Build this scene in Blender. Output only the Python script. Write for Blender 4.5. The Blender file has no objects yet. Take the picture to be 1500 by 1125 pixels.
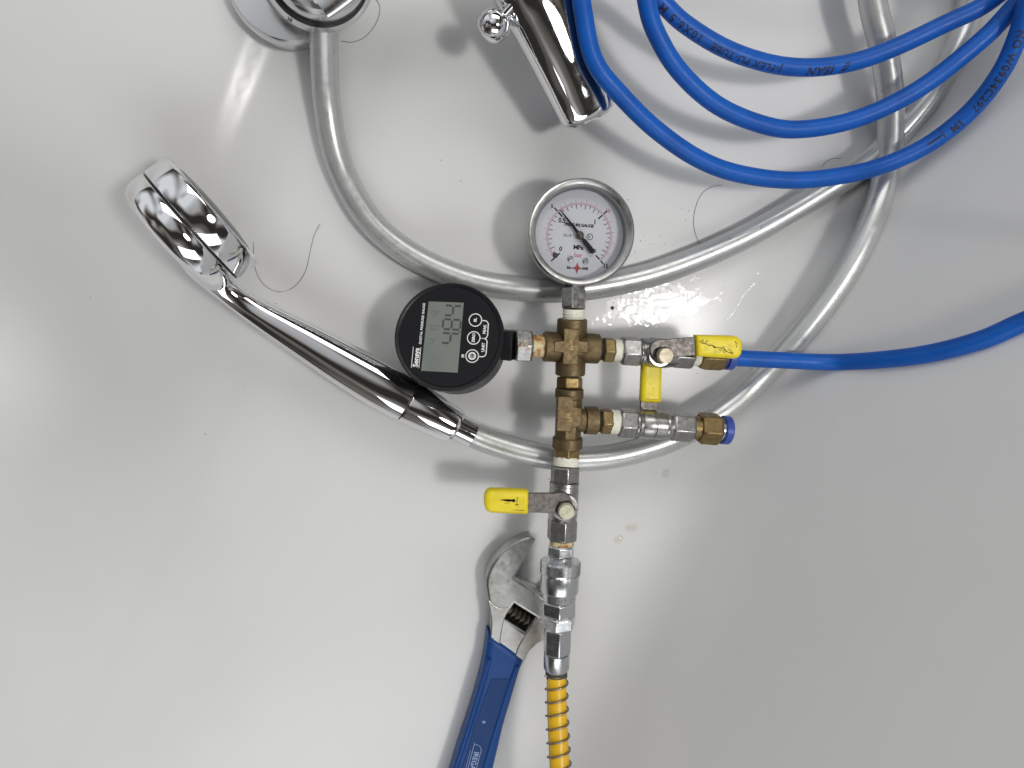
import bpy, bmesh, math, random
from mathutils import Vector, Matrix, noise
random.seed(7)
V = Vector
scene = bpy.context.scene
C = scene.collection

# ------------------------------------------------------------------ camera
H = 0.48                      # lens height above the tub floor (m)
F = 1080.0                    # focal length in pixels of a 1500 px wide picture
NAD = (-150.0, 167.0)         # where straight-down falls, from the picture centre (right, up)
up = V((-NAD[0], -NAD[1], F)).normalized()          # world up in camera axes
ex = (V((1, 0, 0)) - up * up.x).normalized()        # world x in camera axes
ey = up.cross(ex)
RWC = Matrix((ex, ey, up))                          # camera axes -> world axes
CAM = V((0, 0, H))
cam_d = bpy.data.cameras.new('camera'); cam = bpy.data.objects.new('camera', cam_d); C.objects.link(cam)
cam_d.sensor_width = 36; cam_d.lens = 36 * F / 1500; cam_d.clip_start = 0.005; cam_d.clip_end = 50
cam.matrix_world = Matrix.Translation(CAM) @ RWC.to_4x4()
scene.camera = cam

# ------------------------------------------------------------------ light
world = bpy.data.worlds.new('World'); scene.world = world; world.use_nodes = True
bg = world.node_tree.nodes['Background']
bg.inputs[1].default_value = 1.0                    # made-up dim room: noise of light and dark masses for chrome reflections
_nt = world.node_tree; _tc = _nt.nodes.new('ShaderNodeTexCoord'); _nz = _nt.nodes.new('ShaderNodeTexNoise'); _rp = _nt.nodes.new('ShaderNodeValToRGB')
_nz.inputs['Scale'].default_value = 1.5; _nz.inputs['Detail'].default_value = 0.8; _nz.inputs['Distortion'].default_value = 0.6
_e = _rp.color_ramp.elements; _e[0].position = 0.41; _e[0].color = (0.03, 0.028, 0.026, 1); _e[1].position = 0.66; _e[1].color = (0.75, 0.78, 0.81, 1)
_x = _e.new(0.5); _x.color = (0.17, 0.155, 0.14, 1); _x = _e.new(0.56); _x.color = (0.44, 0.45, 0.46, 1)
_mp = _nt.nodes.new('ShaderNodeMapping'); _mp.inputs['Location'].default_value = (0.7, 0.35, 0.2)
_nt.links.new(_tc.outputs['Generated'], _mp.inputs['Vector']); _nt.links.new(_mp.outputs[0], _nz.inputs['Vector']); _nt.links.new(_nz.outputs['Fac'], _rp.inputs['Fac']); _nt.links.new(_rp.outputs[0], bg.inputs[0])

def area(name, loc, target, size, power, col, shape='DISK', size_y=None):
    d = bpy.data.lights.new(name, 'AREA'); d.shape = shape; d.size = size
    if size_y: d.size_y = size_y
    d.energy = power; d.color = col
    o = bpy.data.objects.new(name, d); C.objects.link(o); o.location = loc
    o.rotation_euler = (V(target) - V(loc)).to_track_quat('-Z', 'Y').to_euler()
    return o
area('ceiling_lamp', (0.78, -0.13, 2.0), (0.05, -0.05, 0), 0.20, 10.6, (1.0, 0.98, 0.945))
area('added_lamp_halo', (0.80, -0.13, 2.03), (0.05, -0.05, 0), 0.55, 6, (1.0, 0.985, 0.965))  # added wide disc above the lamp: sheen on the wet film, softer shadows
area('fill_panel', (0.3, 1.5, 1.45), (0.05, -0.05, 0), 1.6, 12.8, (1.0, 0.98, 0.94), 'RECTANGLE', 0.8)  # added fill panel, unseen: lifts the shadows, gives chrome side reflections
area('fill_panel', (0.1, -1.5, 1.45), (0.05, -0.05, 0), 1.6, 11.6, (0.965, 0.985, 1.0), 'RECTANGLE', 0.8)  # second added fill panel, on the opposite side

scene.view_settings.view_transform = 'Standard'; scene.view_settings.look = 'None'
scene.view_settings.exposure = 0; scene.view_settings.gamma = 1
scene.view_settings.use_curve_mapping = False
scene.cycles.use_denoising = True
scene.cycles.max_bounces = 10; scene.cycles.glossy_bounces = 6; scene.cycles.transparent_max_bounces = 12
scene.cycles.sample_clamp_indirect = 6
scene.cycles.caustics_reflective = False; scene.cycles.caustics_refractive = False

# ------------------------------------------------------------------ picture point -> point of the place at height z
def ray(u, v):
    return (RWC @ V((u - 750, 562.5 - v, -F)))
def W(u, v, z):
    d = ray(u, v); return CAM + d * ((z - H) / d.z)
def S(u, v, z):                                     # metres per pixel there
    d = ray(u, v); return (z - H) / d.z * 1.0
def px(u, v, z): return S(u, v, z)

# ------------------------------------------------------------------ materials
MATS = {}
def mat(name, col, rough=0.5, metal=0.0, noise_amt=0.0, nscale=400, bump=0.0, bscale=900, coat=0.0,
        col2=None, c2scale=150, c2lo=0.45, c2hi=0.62, rough2=None, spec=0.5, trans=0, detail=4, bdist=0.0004):
    m = bpy.data.materials.new(name); m.use_nodes = True
    nt = m.node_tree; b = nt.nodes['Principled BSDF']
    b.inputs['Base Color'].default_value = (*col, 1); b.inputs['Roughness'].default_value = rough
    b.inputs['Metallic'].default_value = metal; b.inputs['Coat Weight'].default_value = coat
    b.inputs['Coat Roughness'].default_value = 0.08
    b.inputs['Specular IOR Level'].default_value = spec
    b.inputs['Transmission Weight'].default_value = trans
    tc = nt.nodes.new('ShaderNodeTexCoord')
    def nz(s, d=detail):
        n = nt.nodes.new('ShaderNodeTexNoise'); n.inputs['Scale'].default_value = s; n.inputs['Detail'].default_value = d
        nt.links.new(tc.outputs['Object'], n.inputs['Vector']); return n
    cur = None
    if col2:
        n = nz(c2scale); r = nt.nodes.new('ShaderNodeValToRGB')
        r.color_ramp.elements[0].position = c2lo; r.color_ramp.elements[0].color = (*col, 1)
        r.color_ramp.elements[1].position = c2hi; r.color_ramp.elements[1].color = (*col2, 1)
        nt.links.new(n.outputs['Fac'], r.inputs['Fac']); nt.links.new(r.outputs[0], b.inputs['Base Color'])
    if noise_amt:
        n = nz(nscale); mr = nt.nodes.new('ShaderNodeMapRange')
        mr.inputs['From Min'].default_value = 0.3; mr.inputs['From Max'].default_value = 0.7
        mr.inputs['To Min'].default_value = max(0.0, rough - noise_amt); mr.inputs['To Max'].default_value = min(1, rough + noise_amt)
        nt.links.new(n.outputs['Fac'], mr.inputs['Value']); nt.links.new(mr.outputs[0], b.inputs['Roughness'])
    if bump:
        n = nz(bscale); bp = nt.nodes.new('ShaderNodeBump'); bp.inputs['Strength'].default_value = bump
        bp.inputs['Distance'].default_value = bdist
        nt.links.new(n.outputs['Fac'], bp.inputs['Height']); nt.links.new(bp.outputs[0], b.inputs['Normal'])
    MATS[name] = m; return m
M = MATS
mat('acrylic', (0.70, 0.70, 0.695), 0.24, noise_amt=0.02, nscale=40, bump=0.02, bscale=14, col2=(0.685, 0.685, 0.68), c2scale=9, spec=0.25, bdist=0.001)
mat('chrome', (0.80, 0.80, 0.81), 0.045, 1.0, noise_amt=0.03, nscale=180)
mat('mixer_chrome', (0.68, 0.68, 0.69), 0.22, 1.0, noise_amt=0.05, nscale=120)
mat('steel', (0.37, 0.365, 0.36), 0.32, 1.0, noise_amt=0.08, nscale=400, bump=0.06, bscale=900, col2=(0.32, 0.31, 0.30), c2scale=260)
mat('zinc', (0.60, 0.61, 0.63), 0.25, 1.0, noise_amt=0.05, nscale=300, col2=(0.55, 0.555, 0.57), c2scale=300)
mat('bezel_steel', (0.52, 0.52, 0.51), 0.34, 1.0, noise_amt=0.08, nscale=250, col2=(0.46, 0.455, 0.44), c2scale=120)
mat('brass', (0.17, 0.125, 0.065), 0.5, 0.75, noise_amt=0.1, nscale=420, bump=0.4, bscale=1500, col2=(0.13, 0.088, 0.042), c2scale=210, c2lo=0.4, c2hi=0.68)
mat('brass_bright', (0.24, 0.175, 0.078), 0.42, 0.85, noise_amt=0.1, nscale=420, bump=0.3, bscale=1400, col2=(0.19, 0.13, 0.055), c2scale=240)
mat('tape', (0.78, 0.77, 0.66), 0.6, bump=0.7, bscale=1100, col2=(0.70, 0.68, 0.55), c2scale=500)
mat('rust_tape', (0.66, 0.56, 0.34), 0.6, bump=0.6, bscale=900, col2=(0.36, 0.15, 0.03), c2scale=190, c2lo=0.42, c2hi=0.58)
mat('yellow_grip', (0.80, 0.64, 0.012), 0.42, bump=0.1, bscale=700, noise_amt=0.08, col2=(0.72, 0.57, 0.012), c2scale=120)
mat('yellow_worn', (0.80, 0.64, 0.012), 0.45, bump=0.12, bscale=700, noise_amt=0.08, col2=(0.55, 0.42, 0.02), c2scale=220, c2lo=0.55, c2hi=0.75)
mat('black_plastic', (0.008, 0.008, 0.010), 0.38, spec=0.3, bump=0.1, bscale=2200, noise_amt=0.06)
mat('black_face', (0.006, 0.006, 0.008), 0.2, spec=0.25, noise_amt=0.03, nscale=90)
mat('dark_rubber', (0.06, 0.06, 0.055), 0.6)
mat('dark_metal', (0.09, 0.075, 0.06), 0.4, 0.8, noise_amt=0.1)
mat('lcd', (0.185, 0.20, 0.182), 0.2, col2=(0.17, 0.185, 0.168), c2scale=60)
mat('lcd_dark', (0.045, 0.055, 0.05), 0.5)
mat('lcd_shadow', (0.12, 0.14, 0.12), 0.5)
mat('white_print', (0.82, 0.82, 0.80), 0.5)
mat('black_print', (0.008, 0.008, 0.010), 0.6, spec=0.1)
mat('red_print', (0.35, 0.045, 0.05), 0.5)
mat('pink_print', (0.50, 0.22, 0.24), 0.5)
mat('dial', (0.60, 0.61, 0.66), 0.5)
mat('dial_wall', (0.14, 0.145, 0.155), 0.4)
mat('blue_tube', (0.005, 0.098, 0.45), 0.42, spec=0.28, noise_amt=0.06, nscale=260, col2=(0.005, 0.082, 0.385), c2scale=60)
mat('blue_collar', (0.035, 0.07, 0.34), 0.4)
mat('navy_print', (0.006, 0.012, 0.05), 0.55)
mat('wrench_vinyl', (0.006, 0.052, 0.21), 0.40, spec=0.28, noise_amt=0.06, bump=0.12, bscale=900)
mat('wrench_panel', (0.004, 0.035, 0.145), 0.45, spec=0.25, noise_amt=0.05, bump=0.1, bscale=1200)
mat('wrench_print', (0.30, 0.40, 0.62), 0.5)
mat('yellow_hose', (0.78, 0.46, 0.012), 0.38, noise_amt=0.06, col2=(0.72, 0.42, 0.012), c2scale=90)
mat('spring_wire', (0.30, 0.25, 0.20), 0.35, 1.0, noise_amt=0.1)
mat('nylon_cap', (0.62, 0.60, 0.46), 0.5, bump=0.2, bscale=700, col2=(0.5, 0.47, 0.34), c2scale=300)
mat('brass_cap', (0.52, 0.45, 0.33), 0.45, 0.4, noise_amt=0.1, bump=0.3, bscale=900)
mat('hair', (0.035, 0.025, 0.02), 0.4)
mat('dirt', (0.05, 0.045, 0.04), 0.8)
mat('spray_plate', (0.03, 0.03, 0.034), 0.25, bump=0.4, bscale=600)
mat('hose', (0.54, 0.55, 0.545), 0.34, 0.6, noise_amt=0.07, nscale=220, coat=0.35, col2=(0.51, 0.52, 0.505), c2scale=35)
mat('lever_steel', (0.17, 0.155, 0.145), 0.46, 0.85, noise_amt=0.1, bump=0.4, bscale=1200, col2=(0.11, 0.10, 0.095), c2scale=340)
mat('wrench_steel', (0.44, 0.435, 0.42), 0.34, 1.0, noise_amt=0.07, nscale=300, bump=0.05, bscale=800, col2=(0.38, 0.375, 0.36), c2scale=140)

def brushed(name, base):        # knurl / threads come as geometry; this is fine lay only
    return M[base]

def water_material():
    m = bpy.data.materials.new('water'); m.use_nodes = True; nt = m.node_tree
    nt.nodes.clear()
    out = nt.nodes.new('ShaderNodeOutputMaterial'); mix = nt.nodes.new('ShaderNodeMixShader')
    tr = nt.nodes.new('ShaderNodeBsdfTransparent'); gl = nt.nodes.new('ShaderNodeBsdfGlossy')
    fr = nt.nodes.new('ShaderNodeFresnel'); fr.inputs['IOR'].default_value = 1.34
    tr.inputs[0].default_value = (1, 1, 1, 1)
    gl.inputs['Roughness'].default_value = 0.03
    ge = nt.nodes.new('ShaderNodeNewGeometry'); su = nt.nodes.new('ShaderNodeMath'); su.operation = 'SUBTRACT'; su.inputs[0].default_value = 1.0
    mu = nt.nodes.new('ShaderNodeMath'); mu.operation = 'MULTIPLY'       # only the outer side mirrors, so light leaves the thin layer freely
    nt.links.new(ge.outputs['Backfacing'], su.inputs[1]); nt.links.new(su.outputs[0], mu.inputs[0]); nt.links.new(fr.outputs[0], mu.inputs[1])
    nt.links.new(mu.outputs[0], mix.inputs[0]); nt.links.new(tr.outputs[0], mix.inputs[1]); nt.links.new(gl.outputs[0], mix.inputs[2])
    nt.links.new(mix.outputs[0], out.inputs[0]); MATS['water'] = m
water_material()
def glass_material():
    m = bpy.data.materials.new('gauge_glass'); m.use_nodes = True; nt = m.node_tree; nt.nodes.clear()
    out = nt.nodes.new('ShaderNodeOutputMaterial'); mix = nt.nodes.new('ShaderNodeMixShader')
    tr = nt.nodes.new('ShaderNodeBsdfTransparent'); gl = nt.nodes.new('ShaderNodeBsdfGlossy')
    fr = nt.nodes.new('ShaderNodeFresnel'); fr.inputs['IOR'].default_value = 1.45
    tr.inputs[0].default_value = (0.97, 0.97, 0.97, 1); gl.inputs['Roughness'].default_value = 0.02
    ge = nt.nodes.new('ShaderNodeNewGeometry'); su = nt.nodes.new('ShaderNodeMath'); su.operation = 'SUBTRACT'; su.inputs[0].default_value = 1.0
    mu = nt.nodes.new('ShaderNodeMath'); mu.operation = 'MULTIPLY'       # only the outer side mirrors, so light leaves the thin layer freely
    nt.links.new(ge.outputs['Backfacing'], su.inputs[1]); nt.links.new(su.outputs[0], mu.inputs[0]); nt.links.new(fr.outputs[0], mu.inputs[1])
    nt.links.new(mu.outputs[0], mix.inputs[0]); nt.links.new(tr.outputs[0], mix.inputs[1]); nt.links.new(gl.outputs[0], mix.inputs[2])
    nt.links.new(mix.outputs[0], out.inputs[0]); MATS['gauge_glass'] = m
glass_material()

_dw = MATS['water'].copy(); _dw.name = 'cloudy_water'; MATS['cloudy_water'] = _dw      # hard-water drops, slightly cloudy
for _n in _dw.node_tree.nodes:
    if _n.type == 'BSDF_TRANSPARENT': _n.inputs[0].default_value = (0.945, 0.935, 0.90, 1)
    if _n.type == 'FRESNEL': _n.inputs['IOR'].default_value = 1.42

# ------------------------------------------------------------------ mesh helpers
def tag(o, label=None, cat=None, group=None, kind=None):
    if label: o['label'] = label
    if cat: o['category'] = cat
    if group: o['group'] = group
    if kind: o['kind'] = kind
    return o
def thing(name, label, cat, loc, group=None):
    o = bpy.data.objects.new(name, None); o.empty_display_size = 0.02; C.objects.link(o)
    o.location = loc; return tag(o, label, cat, group)
def link(name, me, m, parent=None, sharp=32, bevel=0.0, label=None):
    if isinstance(m, str): m = M[m]
    if not me.materials: me.materials.append(m)
    if sharp:
        me.shade_smooth(); me.set_sharp_from_angle(angle=math.radians(sharp))
    o = bpy.data.objects.new(name, me); C.objects.link(o)
    if parent is not None:
        bpy.context.view_layer.update()
        o.parent = parent; o.matrix_parent_inverse = parent.matrix_world.inverted()
    if bevel:
        b = o.modifiers.new('edge', 'BEVEL'); b.width = bevel; b.segments = 2; b.limit_method = 'ANGLE'; b.angle_limit = math.radians(28)
        b.harden_normals = False
    if label: o['label'] = label
    return o
def mesh(verts, faces, name='m'):
    me = bpy.data.meshes.new(name); me.from_pydata([tuple(v) for v in verts], [], faces)
    bm = bmesh.new(); bm.from_mesh(me); bmesh.ops.recalc_face_normals(bm, faces=bm.faces); bm.to_mesh(me); bm.free()
    return me
def perp(axis, hint=None):
    axis = axis.normalized(); h = hint or V((0, 0, 1))
    if abs(axis.dot(h)) > 0.95: h = V((1, 0, 0))
    a = (h - axis * h.dot(axis)).normalized(); return a, axis.cross(a)
def lathe_data(A, axis, prof, n=32, rot=0.0, hint=None, cap=True, off=0):
    """profile: (distance along axis in m, radius in m)"""
    axis = axis.normalized(); a, b = perp(axis, hint); vs = []; fs = []
    for t, r in prof:
        for k in range(n):
            th = 2 * math.pi * k / n + rot
            vs.append(A + axis * t + (a * math.cos(th) + b * math.sin(th)) * r)
    m = len(prof)
    for i in range(m - 1):
        for k in range(n):
            k2 = (k + 1) % n
            fs.append((off + i * n + k, off + i * n + k2, off + (i + 1) * n + k2, off + (i + 1) * n + k))
    if cap:
        fs.append(tuple(off + k for k in range(n))); fs.append(tuple(off + (m - 1) * n + k for k in range(n)))
    return vs, fs
def lathe(A, axis, prof, n=32, rot=0.0, hint=None, cap=True):
    return mesh(*lathe_data(A, axis, prof, n, rot, hint, cap))
def seg(name, a, b, prof, m, parent, n=32, rot=0.0, bevel=0.0, sharp=32, label=None):
    """a piece turned about the line from picture point a to b (each u, v, z); profile (0..1, radius in px)"""
    A = W(*a); B = W(*b); ax = B - A; L = ax.length
    s = (px(*a) + px(*b)) / 2
    return link(name, lathe(A, ax, [(t * L, r * s) for t, r in prof], n, rot), m, parent, sharp, bevel, label)
def hexprof(r, ch=0.1):
    return [(0, r * 0.9), (ch, r), (1 - ch, r), (1, r * 0.9)]
def hexseg(name, a, b, half, m, parent, rot=0.0, ch=0.1, n=6, label=None):
    return seg(name, a, b, hexprof(half * 1.06, ch), m, parent, n, rot, bevel=0.0005, sharp=25, label=label)
def ridged(r, n, depth):                            # screw thread / tape turns
    pr = []
    for i in range(n):
        pr += [((i + 0.1) / n, r - depth), ((i + 0.5) / n, r)]
    return [(0, r - depth)] + pr + [(1, r - depth)]
def lerp(a, b, t): return tuple(a[i] + (b[i] - a[i]) * t for i in range(len(a)))

def catmull(pts, per=12):
    P = [V(p) for p in pts]; P = [P[0] * 2 - P[1]] + P + [P[-1] * 2 - P[-2]]; out = []
    for i in range(1, len(P) - 2):
        p0, p1, p2, p3 = P[i - 1:i + 3]
        for k in range(per):
            t = k / per
            out.append(0.5 * ((2 * p1) + (p2 - p0) * t + (2 * p0 - 5 * p1 + 4 * p2 - p3) * t * t + (3 * p1 - p0 - 3 * p2 + p3) * t ** 3))
    out.append(P[-2].copy()); return out
def tube_data(path, rad, n=16, off=0, cap=True):
    vs = []; fs = []; m = len(path)
    a = None
    for i, p in enumerate(path):
        t = (path[min(i + 1, m - 1)] - path[max(i - 1, 0)]).normalized()
        if a is None: a, _ = perp(t)
        a = (a - t * a.dot(t)).normalized(); b = t.cross(a)
        r = rad[i] if isinstance(rad, (list, tuple)) else rad
        for k in range(n):
            th = 2 * math.pi * k / n; vs.append(p + (a * math.cos(th) + b * math.sin(th)) * r)
    for i in range(m - 1):
        for k in range(n):
            k2 = (k + 1) % n
            fs.append((off + i * n + k, off + i * n + k2, off + (i + 1) * n + k2, off + (i + 1) * n + k))
    if cap:
        fs.append(tuple(off + k for k in range(n))); fs.append(tuple(off + (m - 1) * n + k for k in range(n)))
    return vs, fs
def tube(path, rad, n=16): return mesh(*tube_data(path, rad, n))

def eval_curve(cu):
    o = bpy.data.objects.new('tmp', cu); C.objects.link(o)
    dg = bpy.context.evaluated_depsgraph_get(); dg.update()
    me = bpy.data.meshes.new_from_object(o.evaluated_get(dg)); bpy.data.objects.remove(o); bpy.data.curves.remove(cu)
    return me
def plate_mesh(outline, thick, bev, holes=(), segs=2):
    """flat plate from 2-D outlines, rounded edges; centred on z = 0"""
    cu = bpy.data.curves.new('p', 'CURVE'); cu.dimensions = '2D'; cu.fill_mode = 'BOTH'
    cu.extrude = max(1e-6, thick / 2 - bev); cu.bevel_depth = bev; cu.bevel_resolution = segs
    cu.offset = -bev
    for poly in [outline] + list(holes):
        sp = cu.splines.new('POLY'); sp.points.add(len(poly) - 1); sp.use_cyclic_u = True
        for i, p in enumerate(poly): sp.points[i].co = (p[0], p[1], 0, 1)
    return eval_curve(cu)
def smooth_poly(pts, per=6):
    """closed smooth outline through 2-D points; a point given as (x, y, 'c') stays a corner"""
    n = len(pts); out = []
    for i in range(n):
        p1, p2 = pts[i], pts[(i + 1) % n]; p0, p3 = pts[i - 1], pts[(i + 2) % n]
        a = V(p1[:2]); b = V(p2[:2])
        m1 = V((0, 0)) if len(p1) > 2 else (b - V(p0[:2])) / 2
        m2 = V((0, 0)) if len(p2) > 2 else (V(p3[:2]) - a) / 2
        if len(p1) > 2: m1 = (b - a)
        if len(p2) > 2: m2 = (b - a)
        for k in range(per):
            t = k / per; t2 = t * t; t3 = t2 * t
            out.append(tuple((2 * t3 - 3 * t2 + 1) * a + (t3 - 2 * t2 + t) * m1 + (-2 * t3 + 3 * t2) * b + (t3 - t2) * m2))
    return out
def rrect(x0, y0, x1, y1, r, k=5):
    pts = []
    for cx, cy, a0 in ((x1 - r, y1 - r, 0), (x0 + r, y1 - r, 90), (x0 + r, y0 + r, 180), (x1 - r, y0 + r, 270)):
        for i in range(k + 1):
            a = math.radians(a0 + 90 * i / k); pts.append((cx + r * math.cos(a), cy + r * math.sin(a)))
    return pts
def text_mesh(s, size, shear=0.0, spacing=1.0, bold=0.0):
    cu = bpy.data.curves.new('t', 'FONT'); cu.body = s; cu.size = size; cu.align_x = 'CENTER'; cu.align_y = 'CENTER'
    cu.shear = shear; cu.space_character = spacing; cu.offset = bold; cu.resolution_u = 3
    return eval_curve(cu)
class Frame:
    """a flat face in the place: origin, the directions that read right and down in the picture, metres per pixel"""
    def __init__(s, O, n, right, scale):
        s.O = O; s.n = n.normalized(); s.ex = (right - s.n * right.dot(s.n)).normalized(); s.ey = s.ex.cross(s.n)   # ey = down
        s.s = scale
    def p(s, x, y, z=0.0): return s.O + s.ex * (x * s.s) + s.ey * (y * s.s) + s.n * z
    def put(s, me, x, y, ang=0.0, z=0.0, unit=True):
        """place a 2-D mesh (x right, y up, in px) turned anticlockwise by ang"""
        ca, sa = math.cos(ang), math.sin(ang)
        for v in me.vertices:
            X, Y, Z = v.co; v.co = s.p(x + X * ca - Y * sa, y - (X * sa + Y * ca), z + (Z if unit else Z * s.s))
        return me
def join(ms):
    vs = []; fs = []
    for me in ms:
        o = len(vs); vs += [v.co.copy() for v in me.vertices]; fs += [tuple(o + i for i in p.vertices) for p in me.polygons]
    me = bpy.data.meshes.new('j'); me.from_pydata(vs, [], fs); return me
def quad2(x0, y0, x1, y1):                          # px, y up
    me = bpy.data.meshes.new('q'); me.from_pydata([(x0, y0, 0), (x1, y0, 0), (x1, y1, 0), (x0, y1, 0)], [], [(0, 1, 2, 3)]); return me
def poly2(pts):
    me = bpy.data.meshes.new('q'); me.from_pydata([(p[0], p[1], 0) for p in pts], [], [tuple(range(len(pts)))]); return me
def stroke2(pts, w):                                # line of width w through px points (y up), mitred
    vs = []; fs = []; n = len(pts)
    for i, p in enumerate(pts):
        a = V(pts[max(i - 1, 0)]); b = V(pts[min(i + 1, n - 1)]); t = (b - a).normalized(); q = V((-t.y, t.x)) * w / 2
        vs += [(p[0] + q.x, p[1] + q.y, 0), (p[0] - q.x, p[1] - q.y, 0)]
    for i in range(n - 1): fs.append((2 * i, 2 * i + 1, 2 * i + 3, 2 * i + 2))
    me = bpy.data.meshes.new('s'); me.from_pydata(vs, [], fs); return me
def arc2(cx, cy, r, a0, a1, n=24): return [(cx + r * math.cos(math.radians(a0 + (a1 - a0) * i / n)), cy + r * math.sin(math.radians(a0 + (a1 - a0) * i / n))) for i in range(n + 1)]
def ring2(cx, cy, r, w, n=28): return stroke2(arc2(cx, cy, r, 0, 360, n), w)

# ------------------------------------------------------------------ the bathtub
def line_of(u0, v0, u1, v1):
    a = W(u0, v0, 0).xy; b = W(u1, v1, 0).xy; d = (b - a).normalized(); return a, d
RA, RD = line_of(1225, 280, 905, 900); LA, LD = line_of(356, 110, 140, 660)
RN = V((RD.y * -1, RD.x)); RN = RN if RN.x > 0 else -RN
LN = V((LD.y * -1, LD.x)); LN = LN if LN.x < 0 else -LN
SHADE_PIT = W(-190, 545, 0).xy
def rise(d, slope, c):
    z = slope / 2 * (d + math.sqrt(d * d + c * c)) - 0.0
    return z
def zf(x, y):
    p = V((x, y)); dr = (p - RA).dot(RN); dl = (p - LA).dot(LN)
    z = 0
    if dr > -0.3: z += rise(dr - 0.007, 2.2, 0.020)
    al = (p - LA).dot(LD)                                   # a low shelf that dies away along the tub
    z += 0.0045 * (1 + math.tanh((dl + 0.002) / 0.0078)) * (0.5 - 0.5 * math.tanh((al - 0.10) / 0.06))
    q_ = p - SHADE_PIT; qa = q_.dot(LD); qb = q_.dot(LN)          # made-up dip, shaped to darken the left edge
    z -= 0.13 * math.exp(-(qa / 0.12) ** 2 - (qb / 0.14) ** 2)
    z -= 0.0006
    return min(z, 0.36 + 0.02 * math.tanh((z - 0.36) * 6)) if z > 0.36 else z
def Wf(u, v, h):
    z = h
    for _ in range(30):
        p = W(u, v, z); z = 0.5 * z + 0.5 * (zf(p.x, p.y) + h)
    return W(u, v, z)
N = 220; X0, X1, Y0, Y1 = -0.62, 0.85, -0.75, 0.62
vs = []; fs = []
for j in range(N + 1):
    for i in range(N + 1):
        x = X0 + (X1 - X0) * i / N; y = Y0 + (Y1 - Y0) * j / N; vs.append((x, y, zf(x, y)))
for j in range(N):
    for i in range(N):
        a = j * (N + 1) + i; fs.append((a, a + 1, a + N + 2, a + N + 1))
tub = link('bathtub_floor', mesh(vs, fs), 'acrylic', sharp=0)
tub.data.shade_smooth()
if tub.data.polygons[0].normal.z < 0: tub.data.flip_normals()
tag(tub, kind='structure')

# ------------------------------------------------------------------ shower hose
hose_pts = [(470, -30, .042), (474, 40, .030), (479, 150, .014), (497, 240, .0085), (540, 320, .0085), (600, 372, .0085), (680, 408, .009), (760, 423, .010),
            (840, 424, .011), (930, 409, .011), (1010, 383, .010), (1100, 343, .010), (1190, 291, .013), (1270, 238, .016), (1330, 180, .018),
            (1375, 120, .020), (1410, 50, .022), (1425, -30, .024), (1410, -110, .03), (1360, -160, .034), (1310, -150, .034), (1275, -80, .034), (1278, 0, .033), (1296, 80, .032),
            (1305, 160, .031), (1300, 240, .0305), (1278, 320, .027), (1238, 400, .025), (1180, 480, .023), (1110, 556, .024),
            (1050, 607, .027), (980, 645, .029), (900, 668, .029), (830, 672, .028), (768, 662, .026), (715, 646, .024), (684, 633, .0235)]
def hp(u, v, z):
    p = W(u, v, z); g = zf(p.x, p.y)
    return p if z > g + 0.008 else Wf(u, v, 0.0085)
hose_path = catmull([hp(*p) for p in hose_pts], 12)
hose = thing('shower_hose', 'silver grey shower hose looping on the tub floor under the pressure manifold', 'hose', W(840, 424, 0))
link('hose_sheath', tube(hose_path, 0.0081, 24), 'hose', hose, 60)
# ferrule at the handset
fA = (694, 637, .0238); fB = (660, 620, .024)
seg('ferrule', fA, fB, [(0, 18.5), (.03, 20), (.9, 20), (1, 20)], 'chrome', hose, 40)

# ------------------------------------------------------------------ handset
hs = thing('shower_handset', 'chrome hand shower lying against the black digital gauge', 'shower head', W(440, 495, 0))
seg('connector_sleeve', (668, 625, .024), (598, 587, .026), [(0, 20), (.0, 25.5), (.04, 27), (.1, 27.2), (.98, 32.5), (1, 31.8)], 'chrome', hs, 56)
ring_c = (599, 587.5, .026)
seg('grip_seam', (601, 588.5, .026), (596, 586, .026), [(0, 30), (1, 30)], 'dark_metal', hs, 48)
hpts = [(597, 586, .026, 33), (570, 571, .0262, 34), (540, 554, .0262, 33.5), (497, 529, .0265, 31), (450, 501, .027, 27), (404, 474, .028, 22.5),
        (365, 450, .029, 18.5), (338, 430, .031, 18), (318, 411, .034, 21), (303, 391, .037, 27), (292, 372, .040, 30)]
pth = [W(*p[:3]) for p in hpts]; rad = [p[3] * px(*p[:3]) for p in hpts]
pr = catmull(pth, 10); rr = [v.x for v in catmull([V((r, 0, 0)) for r in rad], 10)]
def loft(path, rx, ry, n=48, p=2.0, cap=True):
    vs = []; fs = []; m = len(path)
    for i, c in enumerate(path):
        t = (path[min(i + 1, m - 1)] - path[max(i - 1, 0)]).normalized()
        upv = (V((0, 0, 1)) - t * t.z).normalized(); sd = t.cross(upv)
        for k in range(n):
            th = 2 * math.pi * k / n; c_, s_ = math.cos(th), math.sin(th)
            e = 2 / p
            vs.append(c + sd * (rx[i] * math.copysign(abs(c_) ** e, c_)) + upv * (ry[i] * math.copysign(abs(s_) ** e, s_)))
    for i in range(m - 1):
        for k in range(n):
            k2 = (k + 1) % n; fs.append((i * n + k, i * n + k2, (i + 1) * n + k2, (i + 1) * n + k))
    if cap: fs.append(tuple(range(n))); fs.append(tuple((m - 1) * n + k for k in range(n)))
    return mesh(vs, fs)
link('handle', loft(pr, rr, [r * 0.94 for r in rr], 56, 2.25), 'chrome', hs, 50)
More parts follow.
